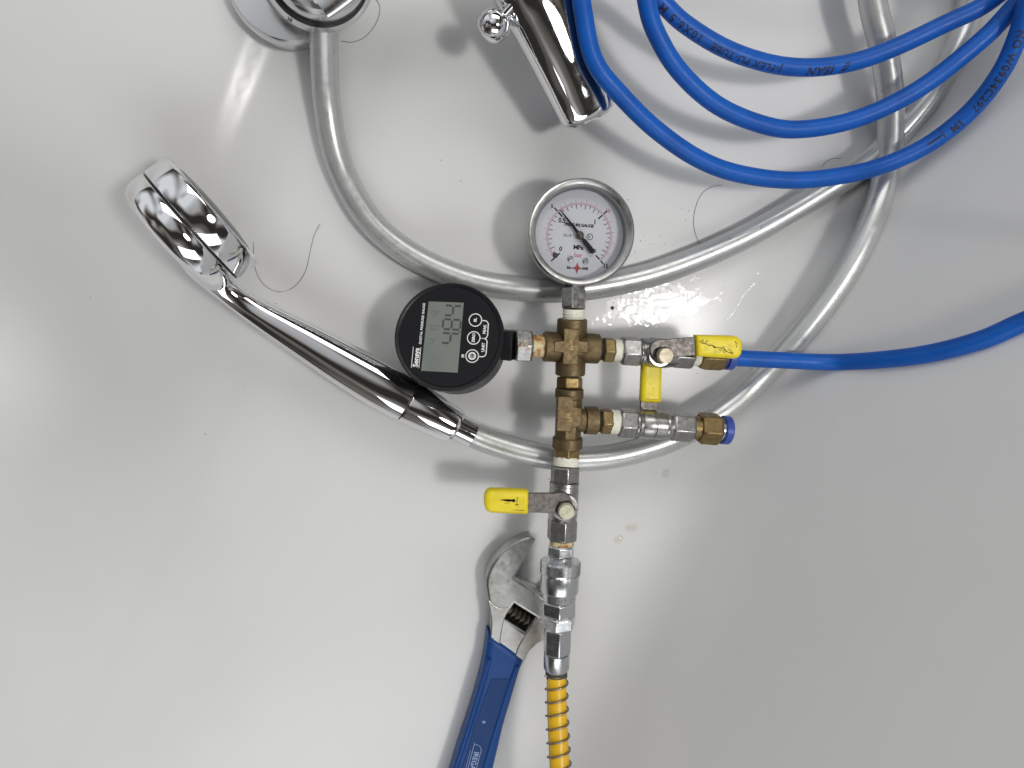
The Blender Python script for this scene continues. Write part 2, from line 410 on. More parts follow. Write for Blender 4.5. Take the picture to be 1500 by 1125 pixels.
# head: a short drum lying on its rim
hc = V((282, 333)); hz = 0.0395; Sh = px(hc.x, hc.y, hz); HC = W(hc.x, hc.y, hz)
adir = (W(hc.x + 105, hc.y - 85, hz) - HC).normalized(); adir = (adir + V((0, 0, -0.14))).normalized()
def hl(name, prof, m, n=72, sharp=35, bevel=0): return link(name, lathe(HC, adir, [(t * Sh, r * Sh) for t, r in prof], n), m, hs, sharp, bevel)
hl('head_shell', [(-46, 20), (-45.5, 55), (-43.5, 76), (-39, 87), (-31, 93), (-18, 95.5), (-3, 95.5), (-1.6, 94.4)], 'chrome', 96, 60)
hl('head_seam', [(-1.8, 93), (1.8, 93)], 'black_plastic')
hl('head_front_ring', [(1.6, 94.4), (3, 95.5), (35, 95.3), (39, 94), (41, 90.5), (41.2, 83), (38, 81)], 'chrome', 96, 60)
hl('spray_plate', [(34, 81), (40, 78), (43, 66), (45.5, 45), (46.5, 20), (46.8, 1)], 'spray_plate', 64, 60)

# ------------------------------------------------------------------ bath mixer
mx = thing('bath_mixer', 'chrome bath mixer tap with round lever handle, tapered spout and diverter knob', 'tap', W(600, -60, 0))
A = W(420, -25, .018); ax = (W(474, -44, .075) - A)
s0 = px(420, -25, .018)
aZ = V((0.02, 0.0, 1)).normalized()
def mxl(name, c, z0, prof, m, axis=None, n=96, sharp=40):
    s = px(c[0], c[1], z0); return link(name, lathe(W(c[0], c[1], z0), axis or aZ, [(t, r * s) for t, r in prof], n), m, mx, sharp)
mxl('escutcheon', (424, -26), .018, [(-0.0165, 80), (-0.012, 86), (0.0, 89), (0.003, 88), (0.0048, 84), (0.0054, 60)], 'mixer_chrome')
hx = V((0.16, -0.05, 1)).normalized()
ring = mxl('temperature_ring', (462, -38), .032, [(-.006, 60), (0, 76), (.003, 83), (.007, 84), (.0165, 77.5), (.0172, 76.5)], 'mixer_chrome', hx)
mxl('handle_gap', (465, -40.5), .0485, [(0, 75.5), (.0012, 75.5)], 'black_plastic', hx)
capo = mxl('handle_cap', (466, -42), .050, [(0, 70), (.001, 71), (.007, 70), (.011, 67), (.013, 61), (.0135, 10)], 'mixer_chrome', hx)
# lever blade on the cap, running out to the right above the picture
lv = [W(470, 10, .069), W(492, -10, .071), W(515, -34, .074), (W(545, -66, .080))]
lvp = catmull(lv, 8)
link('lever', loft(lvp, [.0075 + .0035 * i / len(lvp) for i in range(len(lvp))], [.0032] * len(lvp), 28, 2.6), 'mixer_chrome', mx, 50)
# number on the ring and the hot/cold mark
fr38 = Frame(W(424, 29, .0478), (hx + V((-.2, -.35, .1))).normalized(), W(450, 44, .05) - W(424, 29, .05), px(424, 29, .048))
link('number_print', fr38.put(text_mesh('38', 8, bold=.2), 0, 0, 0.0, .0), 'black_print', ring, 0)
capF = Frame(W(466, 2, .0655), hx, W(480, 2, .06) - W(466, 2, .06), px(466, 2, .065))
link('hot_mark_print', capF.put(stroke2([(-8, 6), (-4, 2), (2, 1), (8, 6)], 1.2), 0, 0, 0, .0004), 'pink_print', capo, 0)
# body bar joining handle and spout, above the picture
seg('mixer_body', (470, -80, .048), (800, -95, .052), [(0, 30), (.02, 46), (.98, 46), (1, 30)], 'chrome', mx, 48)
# spout
spp = [(768, -60, .050, 54, 40), (779, -20, .049, 51, 39), (800, 20, .047, 48, 37), (822, 70, .044, 44, 33), (842, 118, .040, 40, 30), (855, 150, .038, 37, 27), (862, 168, .037, 34, 24), (865, 176, .0365, 27, 18)]
sp_path = catmull([W(*p[:3]) for p in spp], 8)
sx = [v.x for v in catmull([V((p[3] * px(*p[:3]), 0, 0)) for p in spp], 8)]; sy = [v.x for v in catmull([V((p[4] * px(*p[:3]), 0, 0)) for p in spp], 8)]
link('spout', loft(sp_path, [v * 1.17 for v in sx], [v * 1.15 for v in sy], 72, 2.3), 'chrome', mx, 45)
KA = W(752, 6, .058); KB = W(718, 44, .052); kax = KB - KA
ks = px(723, 38, .053)
link('diverter_knob', lathe(KA, kax, [(t * ks, r * ks) for t, r in ((-10, 6), (18, 6), (19, 11), (23, 17), (30, 22.5), (40, 24.5), (50, 22.5), (57, 17), (60.5, 10), (61.5, 2))], 48), 'chrome', mx, 50)

# ------------------------------------------------------------------ pressure test manifold
mf = thing('pressure_test_manifold', 'brass pressure test manifold with dial gauge, black digital gauge and three yellow handled valves', 'manifold', W(832, 600, 0))
ZC = .047
# ---- dial gauge
gA = W(842, 352, .012); gB = W(851.5, 339.5, .050); gax = gB - gA; gL = gax.length; gs = px(851.5, 339.5, .056) * 1.03
g = link('dial_gauge', lathe(gA, gax, [(0, 60 * gs), (.001, 70 * gs), (.003, 73.5 * gs), (gL - .011, 74.5 * gs), (gL - .0095, 76.5 * gs)], 96, cap=False), 'bezel_steel', mf, 40,
         label='round dial pressure gauge with steel case, white face and black needle')
n_ = gax.normalized()
link('bezel', lathe(gA, gax, [(gL - .010, 75 * gs), (gL - .0085, 77.6 * gs), (gL - .002, 77.8 * gs), (gL - .0006, 76.6 * gs), (gL, 74.6 * gs), (gL - .0006, 69.5 * gs), (gL - .002, 66.5 * gs), (gL - .003, 66 * gs)], 96, cap=False), 'bezel_steel', g, 50)
link('dial_wall', lathe(gA, gax, [(gL - .0028, 66.2 * gs), (gL - .0125, 64.5 * gs)], 96, cap=False), 'dial_wall', g, 50)
dD = gL - .0105
ds = gs * 1.025
DF = Frame(gA + n_ * dD, n_, W(852, 340, .05) - W(842, 339.2, .05), ds)
dc = [DF.p(*p) for p in []]
link('dial_face', lathe(gA, gax, [(dD - .001, 66.3 * gs), (dD, 66.3 * gs)], 96), 'dial', g, 30)
# all dial coordinates in px from the scale centre, y up
k = 1 / 6.62
sr = 45.3
cx, cy = -.3, 2.6        # centre of the scale relative to dial centre (right, down)
blk = []; red = []
a0, a1 = 225.0, -45.0
def dp(r, deg): return (r * math.cos(math.radians(deg)), r * math.sin(math.radians(deg)))
for i in range(31):
    a = a0 + (a1 - a0) * i / 30
    major = i % 10 == 0; midm = i % 2 == 0
    w = 1.9 if major else .9
    blk.append(stroke2([dp(sr - (8.5 if major else 6.5 if midm else 4.0), a), dp(sr - .6, a)], w))
    (blk if major else red).append(stroke2([dp(sr + 1.9, a), dp(sr + (8.5 if major else 7.0 if midm else 4.2), a)], w if major else .55))
red.append(stroke2(arc2(0, 0, sr, a0, a1, 64), .8))
red2 = [stroke2(arc2(0, 0, sr + 1.7, a0, a1, 64), .6)]
def T(s, x, y, size, ang=0, spacing=1, bold=0):
    me = text_mesh(s, size, 0, spacing, bold)
    for v in me.vertices:
        X, Y = v.co.x, v.co.y; c_, s_ = math.cos(ang), math.sin(ang); v.co = (x + X * c_ - Y * s_, y + X * s_ + Y * c_, 0)
    return me
blk += [T('0', -25.5, -20, 8.5, -.2, 1, .25), T('0.5', -26, 20.5, 9, 0, .95, .25), T('1', 21.5, 21, 9, 0, 1, .25), T('1.5', 21.5, -20, 7.5, 0, 1, .2), T('5', -41.5, 39.5, 7.5, 0, 1, .2), T('15', 41, -41, 7.5, 0, 1, .2), T('PRESSURE GAUGE', -1, 15.3, 5.9, -.01, .88, .22),
        T('MPa', 0, -16.5, 9, 0, .92, .3), T('CL1.5', -17, 0, 4.8, 0, 1, .12), T('SA', -12, -46, 5, 0, 1, .3), T('NG', 12, -46, 5, 0, 1, .3), stroke2([(-9, -46.4), (9, -46.4)], 1.2), ring2(15.5, -.2, 4.2, .9, 18), T('K', 14.8, -.2, 4.5, 0, 1, .15)]
red += [T('10', 39, 38, 7.5, 0, 1, .2), T('bar', .5, -27.5, 9, 0, 1, .25)]
star = []
for i in range(8):
    a = math.pi / 4 * i; r = (8.5 if i % 4 == 2 else 7.2 if i % 4 == 0 else 3.2)
    star.append((r * math.cos(a), -46 + r * math.sin(a)))
def dplace(ms, m, z):
    me = join(ms)
    for v in me.vertices: v.co = DF.p(cx + v.co.x, cy - v.co.y, z)
    return link('dial_print', me, m, g, 0)
dplace(blk, 'black_print', .00012); dplace(red, 'pink_print', .00010); dplace(red2, 'pink_print', .00013); dplace([poly2(star)], 'red_print', .00016)
# needle, hub, screws, stop pin
def dial_prism(name, pts, z0, z1, m, bev=0):
    n = len(pts); vs = [DF.p(cx + x, cy - y, z0) for x, y in pts] + [DF.p(cx + x, cy - y, z1) for x, y in pts]
    fs = [tuple(range(n)), tuple(range(n, 2 * n))] + [(i, (i + 1) % n, n + (i + 1) % n, n + i) for i in range(n)]
    return link(name, mesh(vs, fs), m, g, 30)
na = math.radians(131.5); nd = V((math.cos(na), math.sin(na))); nq = V((-nd.y, nd.x))
pc = V((.5, .4))
npts = [pc + nd * 46 + nq * .6, pc + nd * 46 - nq * .6, pc + nd * 6 - nq * 2.3, pc - nd * 8 - nq * 1.8, pc - nd * 9 - nq * 3, pc - nd * 29 - nq * 3.8, pc - nd * 32 - nq * 2.2, pc - nd * 32 + nq * 2.2, pc - nd * 29 + nq * 3.8, pc - nd * 9 + nq * 3, pc - nd * 8 + nq * 1.8, pc + nd * 6 + nq * 2.3]
dial_prism('needle', npts, .0022, .0028, 'black_print')
link('needle_hub', lathe(DF.p(cx + pc.x, cy - pc.y, .0008), n_, [(0, 6 * gs), (.0022, 6 * gs), (.0027, 5.4 * gs), (.0027, 4.2 * gs), (.0034, 3.8 * gs), (.0037, 2.2 * gs)], 28), 'dark_metal', g, 40)
for x, y in ((-10.5, -33.5), (11.5, -35)):
    link('screw', lathe(DF.p(cx + x, cy - y, 0), n_, [(0, 4.6 * gs), (.0006, 4.4 * gs), (.0010, 2.6 * gs), (.0004, 1.4 * gs), (.0004, .2 * gs)], 20), 'zinc', g, 30)
link('stop_pin', lathe(DF.p(cx - 32.5, cy + 29.5, 0), n_, [(0, 4 * gs), (.0006, 3.8 * gs), (.0012, 2 * gs)], 16), 'dark_metal', g, 30)
link('gauge_glass', lathe(gA, gax, [(gL - .0032, 66.2 * gs), (gL - .0026, 66.2 * gs)], 64), 'gauge_glass', g, 30)
# stem of the dial gauge
seg('stem_neck', (842, 413, .030), (841, 424, .042), [(0, 15.5), (1, 15.5)], 'steel', mf, 32)
hexseg('stem_nut', (841, 421, .044), (840.3, 454, ZC), 17.8, 'steel', mf, rot=.35)
seg('thread_tape', (840.3, 453, ZC), (839.8, 470, ZC), ridged(16.2, 4, .7), 'tape', mf, 36)

# ---- brass cross
def cyl_px(name, a, b, prof, m, parent, n=48, **kw): return seg(name, a, b, prof, m, parent, n, **kw)
TOPc, BOTc, LEFc, RIGc = (838.3, 467, ZC), (835, 549.5, ZC), (796, 507.3, ZC), (877, 511, ZC)
ccr = (836.8, 509.3, ZC)
cross = cyl_px('brass_cross', TOPc, BOTc, [(0, 20.5), (.02, 22), (.245, 22.2), (.30, 20), (.36, 18.5), (.64, 18.5), (.70, 20), (.755, 22.2), (.98, 22), (1, 20.5)], 'brass', mf, label='dark brass four way cross fitting')
cyl_px('cross_arm', LEFc, RIGc, [(0, 20.5), (.02, 22), (.245, 22.2), (.30, 20), (.36, 18.5), (.64, 18.5), (.70, 20), (.755, 22.2), (.98, 22), (1, 20.5)], 'brass', cross)
zp = ZC + 22.9 * px(*ccr)                       # raised cross-shaped pad on the front
def pad_local(u, v, z):
    p = W(u, v, z); return (p.x, p.y)
padpx = [(826, 481), (849, 482), (848.5, 499), (863, 500), (862, 517), (848, 516.5), (847, 535), (824, 534), (825, 517), (811, 516), (812, 500), (826, 499)]
me = plate_mesh([pad_local(u, v, zp) for u, v in reversed(padpx)], .0052, .0007)
for v in me.vertices: v.co.z += zp - .0026
link('raised_pad', me, 'brass', cross, 40)
for i, (u, v) in enumerate(((818, 491), (857, 493), (817, 528), (855, 530))):  # webs between the arms
    p = W(u + (837 - u) * .35, v + (509.5 - v) * .35, ZC); r = .0052
    link('corner_web', lathe(p + V((0, 0, -.007)), V((0, 0, 1)), [(0, r), (.0085, r), (.0105, r * .6)], 4, rot=math.radians(45)), 'brass', cross, 30, .0006)
cf = Frame(W(838, 505, zp + .00012), V((0, 0, 1)), W(848, 505.5, zp) - W(838, 505, zp), px(838, 505, zp))
link('casting_print', join([cf.put(text_mesh('K', 7, bold=.2), -2, -3, .1), cf.put(text_mesh('C', 7, bold=.2), 0, 5, .1)]), 'brass_bright', cross, 0)
# ---- nipple, tee, nipple
seg('nipple_thread', (835, 548, ZC), (834.7, 554, ZC), [(0, 15), (1, 15)], 'tape', mf)
hexseg('hex_nipple', (834.7, 552, ZC), (834.2, 570, ZC + .001), 18.6, 'brass_bright', mf, rot=.5)
ZT = ZC + .002
tee = seg('brass_tee', (834.2, 569.5, ZT), (831, 656, ZT), [(0, 19), (.015, 20.3), (.15, 20.6), (.165, 19.4), (.80, 19.6), (.815, 21.2), (.985, 21), (1, 19.5)], 'brass', mf, 8, rot=math.radians(22.5), bevel=.0006, sharp=22, label='brass tee fitting below the cross')
seg('tee_collar', (834.3, 568.8, ZT), (833.7, 583, ZT), [(0, 19.5), (.08, 20.8), (.92, 21), (1, 20)], 'brass', tee, 48)
seg('tee_collar', (831.6, 640, ZT), (830.8, 656.5, ZT), [(0, 20.5), (.08, 22), (.92, 22), (1, 20)], 'brass', tee, 48)
seg('tee_branch', (834, 615, ZT), (874.5, 616, ZT), [(0, 17), (.52, 17.5), (.56, 20.6), (.97, 21), (1, 19.8)], 'brass', tee, 48)
me = plate_mesh([pad_local(u, v, .068) for u, v in reversed([(822, 585), (846, 585.5), (845, 600), (858, 603), (857, 628), (844, 634), (843, 638), (820, 637)])], .004, .0006)
for v in me.vertices: v.co.z += ZT + .0073
link('raised_pad', me, 'brass', tee, 40)
tf = Frame(W(834, 612, ZT + .0095), V((0, 0, 1)), W(834, 602, .06) - W(834.6, 612, .06), px(834, 612, .056))
link('casting_print', tf.put(text_mesh('1/4', 12, bold=.25), 0, 0, 0, 0.00012), 'brass_bright', tee, 0)
hexseg('hex_nipple', (830.9, 655, ZT + .001), (829.4, 672, ZT + .002), 19, 'brass_bright', mf, rot=.1)
seg('thread_tape', (829.6, 670, ZT + .002), (828.8, 683, ZT + .003), ridged(19, 3, .8), 'tape', mf, 36)
# a loose thread on the nipple
link('loose_thread', tube(catmull([W(834, 640, .060), W(833, 655, .0615), W(828, 667, .061), W(822, 673, .0605)], 6), .00016, 6), 'brass_bright', mf, 0)

# ---- left connection to digital gauge
seg('rusty_thread', (797.5, 507.4, ZC), (776, 506.8, ZC), ridged(17, 3, 1.0), 'rust_tape', mf, 36)
dn = hexseg('gauge_nut', (778.5, 506.8, ZC), (753, 506.2, ZC), 24.2, 'steel', mf, rot=math.radians(5))
nf = Frame(W(767, 506.5, ZC + 24.6 * px(767, 506, ZC) + .0012), V((0, 0, 1)), W(767, 496, .06) - W(768, 506.5, .06), px(767, 506, .057))
link('stamped_print', join([nf.put(text_mesh('15M', 8, bold=.1), 0, -4.5, 0), nf.put(text_mesh('2017', 8, bold=.1), 0, 5, 0)]), 'rust_tape', dn, 0)
# ---- digital gauge
eA = W(672, 509, .022); eB = W(657, 492.5, .056); eax = eB - eA; eL = eax.length; es = px(657, 492.5, .060) * 1.02
dg_ = link('digital_gauge', lathe(eA, eax, [(0, 66 * es), (.0015, 73 * es), (.004, 75.5 * es), (eL - .011, 77.5 * es), (eL - .009, 80.2 * es), (eL - .0015, 80.6 * es), (eL - .0004, 79.6 * es), (eL, 78.2 * es), (eL - .0002, 75.5 * es), (eL - .0009, 73.6 * es), (eL - .001, 73 * es)], 112), 'black_plastic', mf, 45,
            label='round black digital pressure gauge with grey display reading 4.84')
en = eax.normalized()
seg('neck_block', (712, 502, .040), (755, 506, ZC), [(0, 29), (.97, 30), (1, 29)], 'black_plastic', dg_, 4, rot=math.radians(45), bevel=.001)
o = dg_.children[-1] if dg_.children else None
EF = Frame(eA + en * (eL - .0010), en, W(667, 493.0, .06) - W(657, 492.5, .06), es)
link('face_plate', lathe(EF.O, en, [(0, 73.4 * es), (.0004, 73.2 * es)], 96), 'black_face', dg_, 30)
FZ = .00052
def q(zx, zy): return (600 + zx / 8.65 - 657, 430 + zy / 8.65 - 492.5)      # from my enlargement of the face to px offsets
def facequad(name, pts, z0, z1, m, parent):
    P = [q(*p) for p in pts]; n = len(P)
    vs = [EF.p(x, y, z0) for x, y in P] + [EF.p(x, y, z1) for x, y in P]
    fs = [tuple(range(n)), tuple(range(n, 2 * n))] + [(i, (i + 1) % n, n + (i + 1) % n, n + i) for i in range(n)]
    return link(name, mesh(vs, fs), m, parent, 30)
lcd = facequad('display', [(222, 92), (672, 108), (622, 1000), (158, 980)], .0003, FZ, 'lcd', dg_)
def seg7(ch, ox, oy, sc, w, lx=1.0):
    """seven segment digit, text axes: x right, y up; ox, oy lower left corner"""
    on = {'0': 'abcdef', '1': 'bc', '4': 'fgbc', '8': 'abcdefg', '2': 'abged', '5': 'afgcd'}[ch]
    wd, ht = sc * .56, sc; L = {'a': ((0, ht), (wd, ht)), 'b': ((wd, ht), (wd, ht / 2)), 'c': ((wd, ht / 2), (wd, 0)), 'd': ((0, 0), (wd, 0)), 'e': ((0, 0), (0, ht / 2)), 'f': ((0, ht / 2), (0, ht)), 'g': ((0, ht / 2), (wd, ht / 2))}
    out = []
    for c in on:
        (x0, y0), (x1, y1) = L[c]; d = V((x1 - x0, y1 - y0)).normalized() * w * .62
        out.append(stroke2([(ox + x0 + d.x, oy + y0 + d.y), (ox + x1 - d.x, oy + y1 - d.y)], w))
    return out
def rot_text(ms, zx, zy, tilt, z, m, name, parent):
    """text that reads upwards in the picture; origin at enlargement point"""
    me = join(ms) if isinstance(ms, list) else ms
    x, y = q(zx, zy); EF.put(me, x, y, math.radians(90 + tilt), z); return link(name, me, m, parent, 0)
TL = -3.4
dig = []
for i, ch in enumerate('484'): dig += seg7(ch, i * 20.5, 0, 26, 2.9)
dig.append(quad2(16.4, -1, 18.6, 1.4))
rot_text(dig, 625, 635, TL, FZ - .0002 + .00028, 'lcd_dark', 'digit_and_shadow_print', lcd)
fd = []  # painted shadow of the digits, a small faint copy
for i, ch in enumerate('484'): fd += seg7(ch, i * 20.5, 0, 12, 1.3)
rot_text(fd, 345, 640, TL, FZ + .00005, 'lcd_shadow', 'digit_and_shadow_print', lcd)
rot_text([text_mesh('Sensys', 10.6, bold=.35), quad2(-15.5, 5.6, 15.5, 6.5), quad2(-15.5, -5.6, 15.5, -4.7)], 92, 812, TL, FZ, 'white_print', 'brand_print', dg_)
rot_text(text_mesh('DIGITAL PRESSURE GAUGE', 4.6, 0, 1.12, .16), 150, 378, TL, FZ, 'white_print', 'caption_print', dg_)
for (zx, zy, txt) in ((827, 332, 'BL'), (812, 560, 'ZERO'), (800, 790, '')):
    x, y = q(zx, zy); r = 9.0
    b = link('button', lathe(EF.p(x, y, .0003), en, [(0, 8.6 * es), (.0006, 8.4 * es), (.0008, 7.6 * es)], 32), 'black_face', dg_, 30)
    link('button_print', EF.put(ring2(0, 0, r, 1.8), x, y, 0, FZ + .0003), 'white_print', b, 0)
    if txt: link('button_print', EF.put(text_mesh(txt, 5.4 if len(txt) > 2 else 5.8, 0, .95, .22), x, y, math.radians(90 + TL), .00118), 'white_print', b, 0)
    else: link('button_print', join([EF.put(ring2(0, 0, 4.6, 2.2), x, y, 0, .00118), EF.put(stroke2(arc2(0, 0, 2.0, 30, 330, 14), .7), x, y, math.radians(90), .00125), EF.put(stroke2([(0, 0), (2.4, 0)], .7), x, y, math.radians(90 + 90), .00125)]), 'white_print', b, 0)
def eline(pts):
    return EF.put(stroke2([(q(*p)[0], -q(*p)[1]) for p in pts], 1.5), 0, 0, 0, FZ)
link('bracket_print', join([eline([(912, 338), (950, 338), (975, 350), (990, 375), (986, 520), (975, 552), (950, 566), (898, 564)]),
                            eline([(898, 564), (945, 566), (970, 580), (980, 605), (972, 760), (960, 785), (930, 797), (885, 795)])]), 'white_print', dg_, 0)
rot_text(text_mesh('PEAK', 5.8, 0, 1.0, .22), 948, 450, TL, FZ, 'white_print', 'caption_print', dg_)
rot_text(text_mesh('UNIT', 5.8, 0, 1.0, .22), 935, 678, TL, FZ, 'white_print', 'caption_print', dg_)
rot_text(text_mesh('M', 5.8, 0, 1.0, .25), 683, 788, TL, FZ, 'white_print', 'caption_print', dg_)

# ---- valves
def rounded_grip(name, corners_px, z, thick, m, parent, rad_px=5, bev=.0028, tip=None):
    """vinyl sleeve: rounded rectangle in the picture at height z"""
    pts = [pad_local(u, v, z) for u, v in corners_px]
    me = plate_mesh(smooth_poly(pts, 5) if tip is None else [pad_local(*p, z) for p in tip], thick, bev, segs=3)
    for v in me.vertices: v.co.z += z
    return link(name, me, m, parent, 50)
def flat_lever(name, pts_px, z, thick, m, parent):
    me = plate_mesh([pad_local(u, v, z) for u, v in pts_px], thick, .0003)
    for v in me.vertices: v.co.z += z
    return link(name, me, m, parent, 40)
def ccw(pts):
    a = sum(pts[i - 1][0] * pts[i][1] - pts[i][0] * pts[i - 1][1] for i in range(len(pts)))
    return pts if a < 0 else pts[::-1]              # picture y is down: keep outlines anticlockwise in the place
# upper valve
ZV = ZC
seg('nipple_thread', (876, 511, ZV), (883.5, 511.8, ZV), ridged(16.5, 2, 1.2), 'dark_metal', mf, 32)
hexseg('hex_nipple', (882.5, 512, ZV), (899, 513, ZV), 18.2, 'brass_bright', mf, rot=.05)
seg('thread_tape', (898, 513, ZV), (910, 513.6, ZV), ridged(16.2, 2, .6), 'tape', mf, 36)
v1 = seg('ball_valve', (936, 515, ZV), (990, 519, ZV), [(0, 18.5), (.03, 18.5), (.05, 20.5), (.1, 20.8), (.16, 20), (.3, 21.8), (.7, 21.8), (.9, 19.5), (1, 18.5)], 'steel', mf, 48,
         label='ball valve with scuffed yellow handle lying along the blue tube')
hexseg('hex_end', (909, 513.6, ZV), (937, 515.2, ZV), 21, 'steel', v1, rot=.12)
hexseg('hex_end', (984, 518.5, ZV), (1014, 520.5, ZV), 20, 'steel', v1, rot=.12)
cyA = W(960, 519, ZV + .004); zup = (V((.05, .06, 1))).normalized(); vs_ = px(962, 517, ZV + .01)
link('stem_collar', lathe(cyA, zup, [(0, 18 * vs_), (.0075, 18 * vs_), (.0082, 17 * vs_), (.0082, 12 * vs_)], 40), 'steel', v1, 40)
flat_lever('lever', ccw([(1019, 493.5), (1019.5, 520), (986, 523.5), (972, 526)] + [(966 + 14.5 * math.cos(math.radians(a)), 512 + 14.5 * math.sin(math.radians(a))) for a in range(80, 285, 18)] + [(985, 496)]), ZV + .0138, .0022, 'lever_steel', v1)
link('stem_nut', lathe(cyA + zup * .0088, zup, [(0, 13.5 * vs_), (.0042, 13.5 * vs_), (.005, 12 * vs_)], 6, rot=.2), 'dark_metal', v1, 25, .0004)
link('stem_cap', lathe(cyA + zup * .0122, zup, [(0, 11.4 * vs_), (.004, 11.2 * vs_), (.0048, 10.4 * vs_), (.0050, 1 * vs_)], 32), 'brass_cap', v1, 35)
gr = flat_grip = plate_mesh([pad_local(u, v, ZV + .0145) for u, v in ccw([(1017, 490.5), (1050, 491), (1073, 491.5), (1080, 494), (1084.5, 500), (1085, 508), (1083.5, 518), (1079, 523.5), (1071, 525), (1045, 523.5), (1019, 521.5)])], .0080, .0028, segs=4)
for v in gr.vertices: v.co.z += ZV + .0145
gr = link('grip', gr, 'yellow_worn', v1, 60)
gf = Frame(W(1050, 508, ZV + .01862), V((0, 0, 1)), W(1060, 508.5, .06) - W(1050, 508, .06), px(1050, 508, .065))
scr = []
rnd = random.Random(3)
pts = [(-27, 7), (-22, 3), (-18, 4), (-12, 1), (-8, 2), (-2, -1), (6, -1), (12, -3), (16, -6), (24, -8), (27, -9)]
for i in range(len(pts) - 1): scr.append(stroke2([pts[i], pts[i + 1]], .5 + rnd.random() * .9))
for _ in range(26):
    x = rnd.uniform(-26, 24); y = -x * .28 + rnd.uniform(-3, 2.5); a = rnd.uniform(-.8, .5); l = rnd.uniform(1, 4.5)
    scr.append(stroke2([(x, y), (x + l * math.cos(a), y + l * math.sin(a))], rnd.uniform(.25, .8)))
for _ in range(9):
    x = rnd.uniform(26, 31); y = rnd.uniform(3, 11); scr.append(stroke2([(x, y), (x + rnd.uniform(.5, 2), y - rnd.uniform(.5, 3))], rnd.uniform(.4, 1.1)))
link('scuff_print', gf.put(join(scr), 0, 0, -.02, .00005), 'black_print', gr, 0)
seg('thread_tape', (1012, 520.5, ZV), (1024, 521.2, ZV), ridged(15.5, 2, .7), 'tape', mf, 36)
hexseg('push_fitting', (1024, 521.2, ZV), (1060, 523, ZV), 20, 'brass_bright', mf, rot=.1, ch=.2, label='brass push fitting holding the blue tube')
seg('release_collar', (1060, 523, ZV), (1074, 524, ZV), [(0, 15), (.25, 15), (.3, 18.5), (.85, 18.5), (1, 17)], 'blue_collar', mf, 40)
# lower valve
ZL = ZT
seg('nipple_thread', (873.5, 616, ZL), (880, 616.4, ZL), ridged(16.8, 2, 1.0), 'dark_metal', mf, 32)
hexseg('hex_nipple', (879, 616.6, ZL), (895, 617.5, ZL), 18.7, 'brass_bright', mf, rot=.05)
seg('thread_tape', (893.5, 617.6, ZL), (906, 618.6, ZL), ridged(18.2, 2, .8), 'tape', mf, 36)
v2 = seg('ball_valve', (930, 620.5, ZL), (982, 624, ZL), [(0, 19), (.04, 19.5), (.07, 21.8), (.13, 21.4), (.16, 19.8), (.2, 21), (.45, 21.4), (.47, 20.4), (.5, 20.4), (.52, 21.4), (.8, 21), (.83, 19.2), (.88, 20), (.93, 19.2), (1, 19)], 'steel', mf, 56,
         label='ball valve with open blue collar end and upright yellow handle')
hexseg('hex_end', (905, 618.6, ZL), (931, 620.6, ZL), 21.5, 'steel', v2, rot=.14)
hexseg('hex_end', (981, 623.8, ZL), (1014, 626, ZL), 21.5, 'steel', v2, rot=.14)
zl2 = ZL - .004
flat_lever('lever', ccw([(938, 580), (963, 581), (961.5, 606), (937.5, 606)]), zl2, .0024, 'lever_steel', v2)
me = plate_mesh([pad_local(u, v, zl2) for u, v in ccw([(940, 521), (945, 518), (964, 519), (968.5, 523), (967, 588), (963, 589.5), (940, 588.5), (937, 586)])], .0072, .0026, segs=4)
for v in me.vertices: v.co.z += zl2
link('grip', me, 'yellow_grip', v2, 60)
seg('fitting_neck', (1013, 626, ZL), (1026, 627, ZL), ridged(17.5, 2, .6), 'brass_bright', mf, 36)
hexseg('push_fitting', (1023, 626.8, ZL), (1053, 629, ZL), 23, 'brass_bright', mf, rot=.1, ch=.14, label='empty brass push fitting')
seg('fitting_neck', (1052, 629, ZL), (1058, 629.4, ZL), [(0, 17.5), (1, 17.5)], 'zinc', mf)
seg('release_collar', (1056.5, 629.5, ZL), (1068, 630.5, ZL), [(0, 19), (.12, 21), (.85, 21), (1, 19.5), (1, 9), (.3, 8.5)], 'blue_collar', mf, 44)
# bottom valve
def bz(v): return .051 + (v - 683) / 130 * .005
hexa = lambda name, y0, y1, x0, x1, half, m, p, rot=.5, ch=.08: hexseg(name, (x0, y0, bz(y0)), (x1, y1, bz(y1)), half, m, p, rot=rot, ch=ch)
v3 = seg('ball_valve', (827, 706, bz(706)), (824, 762, bz(762)), [(0, 20), (.01, 21.8), (.09, 21.8), (.11, 20.8), (.2, 21.5), (.75, 21.6), (.9, 21), (1, 20)], 'steel', mf, 48,
         label='ball valve with clean yellow handle above the wrench jaw')
hexa('hex_end', 682, 707, 828, 827, 20.8, 'steel', v3, rot=0)
hexa('hex_end', 759, 791.5, 824, 822.8, 21.6, 'steel', v3, rot=0)
zb = bz(738); cB = W(824.5, 737.5, zb + .003); vs3 = px(823, 738, zb + .01); zu3 = V((-.07, 0, 1)).normalized()
link('stem_collar', lathe(cB, zu3, [(0, 20.5 * vs3), (.0072, 20.5 * vs3), (.008, 19.4 * vs3), (.0082, 15 * vs3)], 44), 'steel', v3, 40)
flat_lever('lever', ccw([(768, 722), (806, 722)] + [(822 + 16 * math.cos(math.radians(a)), 737 + 16 * math.sin(math.radians(a))) for a in range(-80, 85, 16)] + [(806, 751), (768, 749.5)]), zb + .0132, .0024, 'lever_steel', v3)
link('stem_nut', lathe(cB + zu3 * .0092, zu3, [(0, 15 * vs3), (.0036, 15 * vs3), (.0044, 13.5 * vs3)], 6, rot=.1), 'dark_metal', v3, 25, .0004)
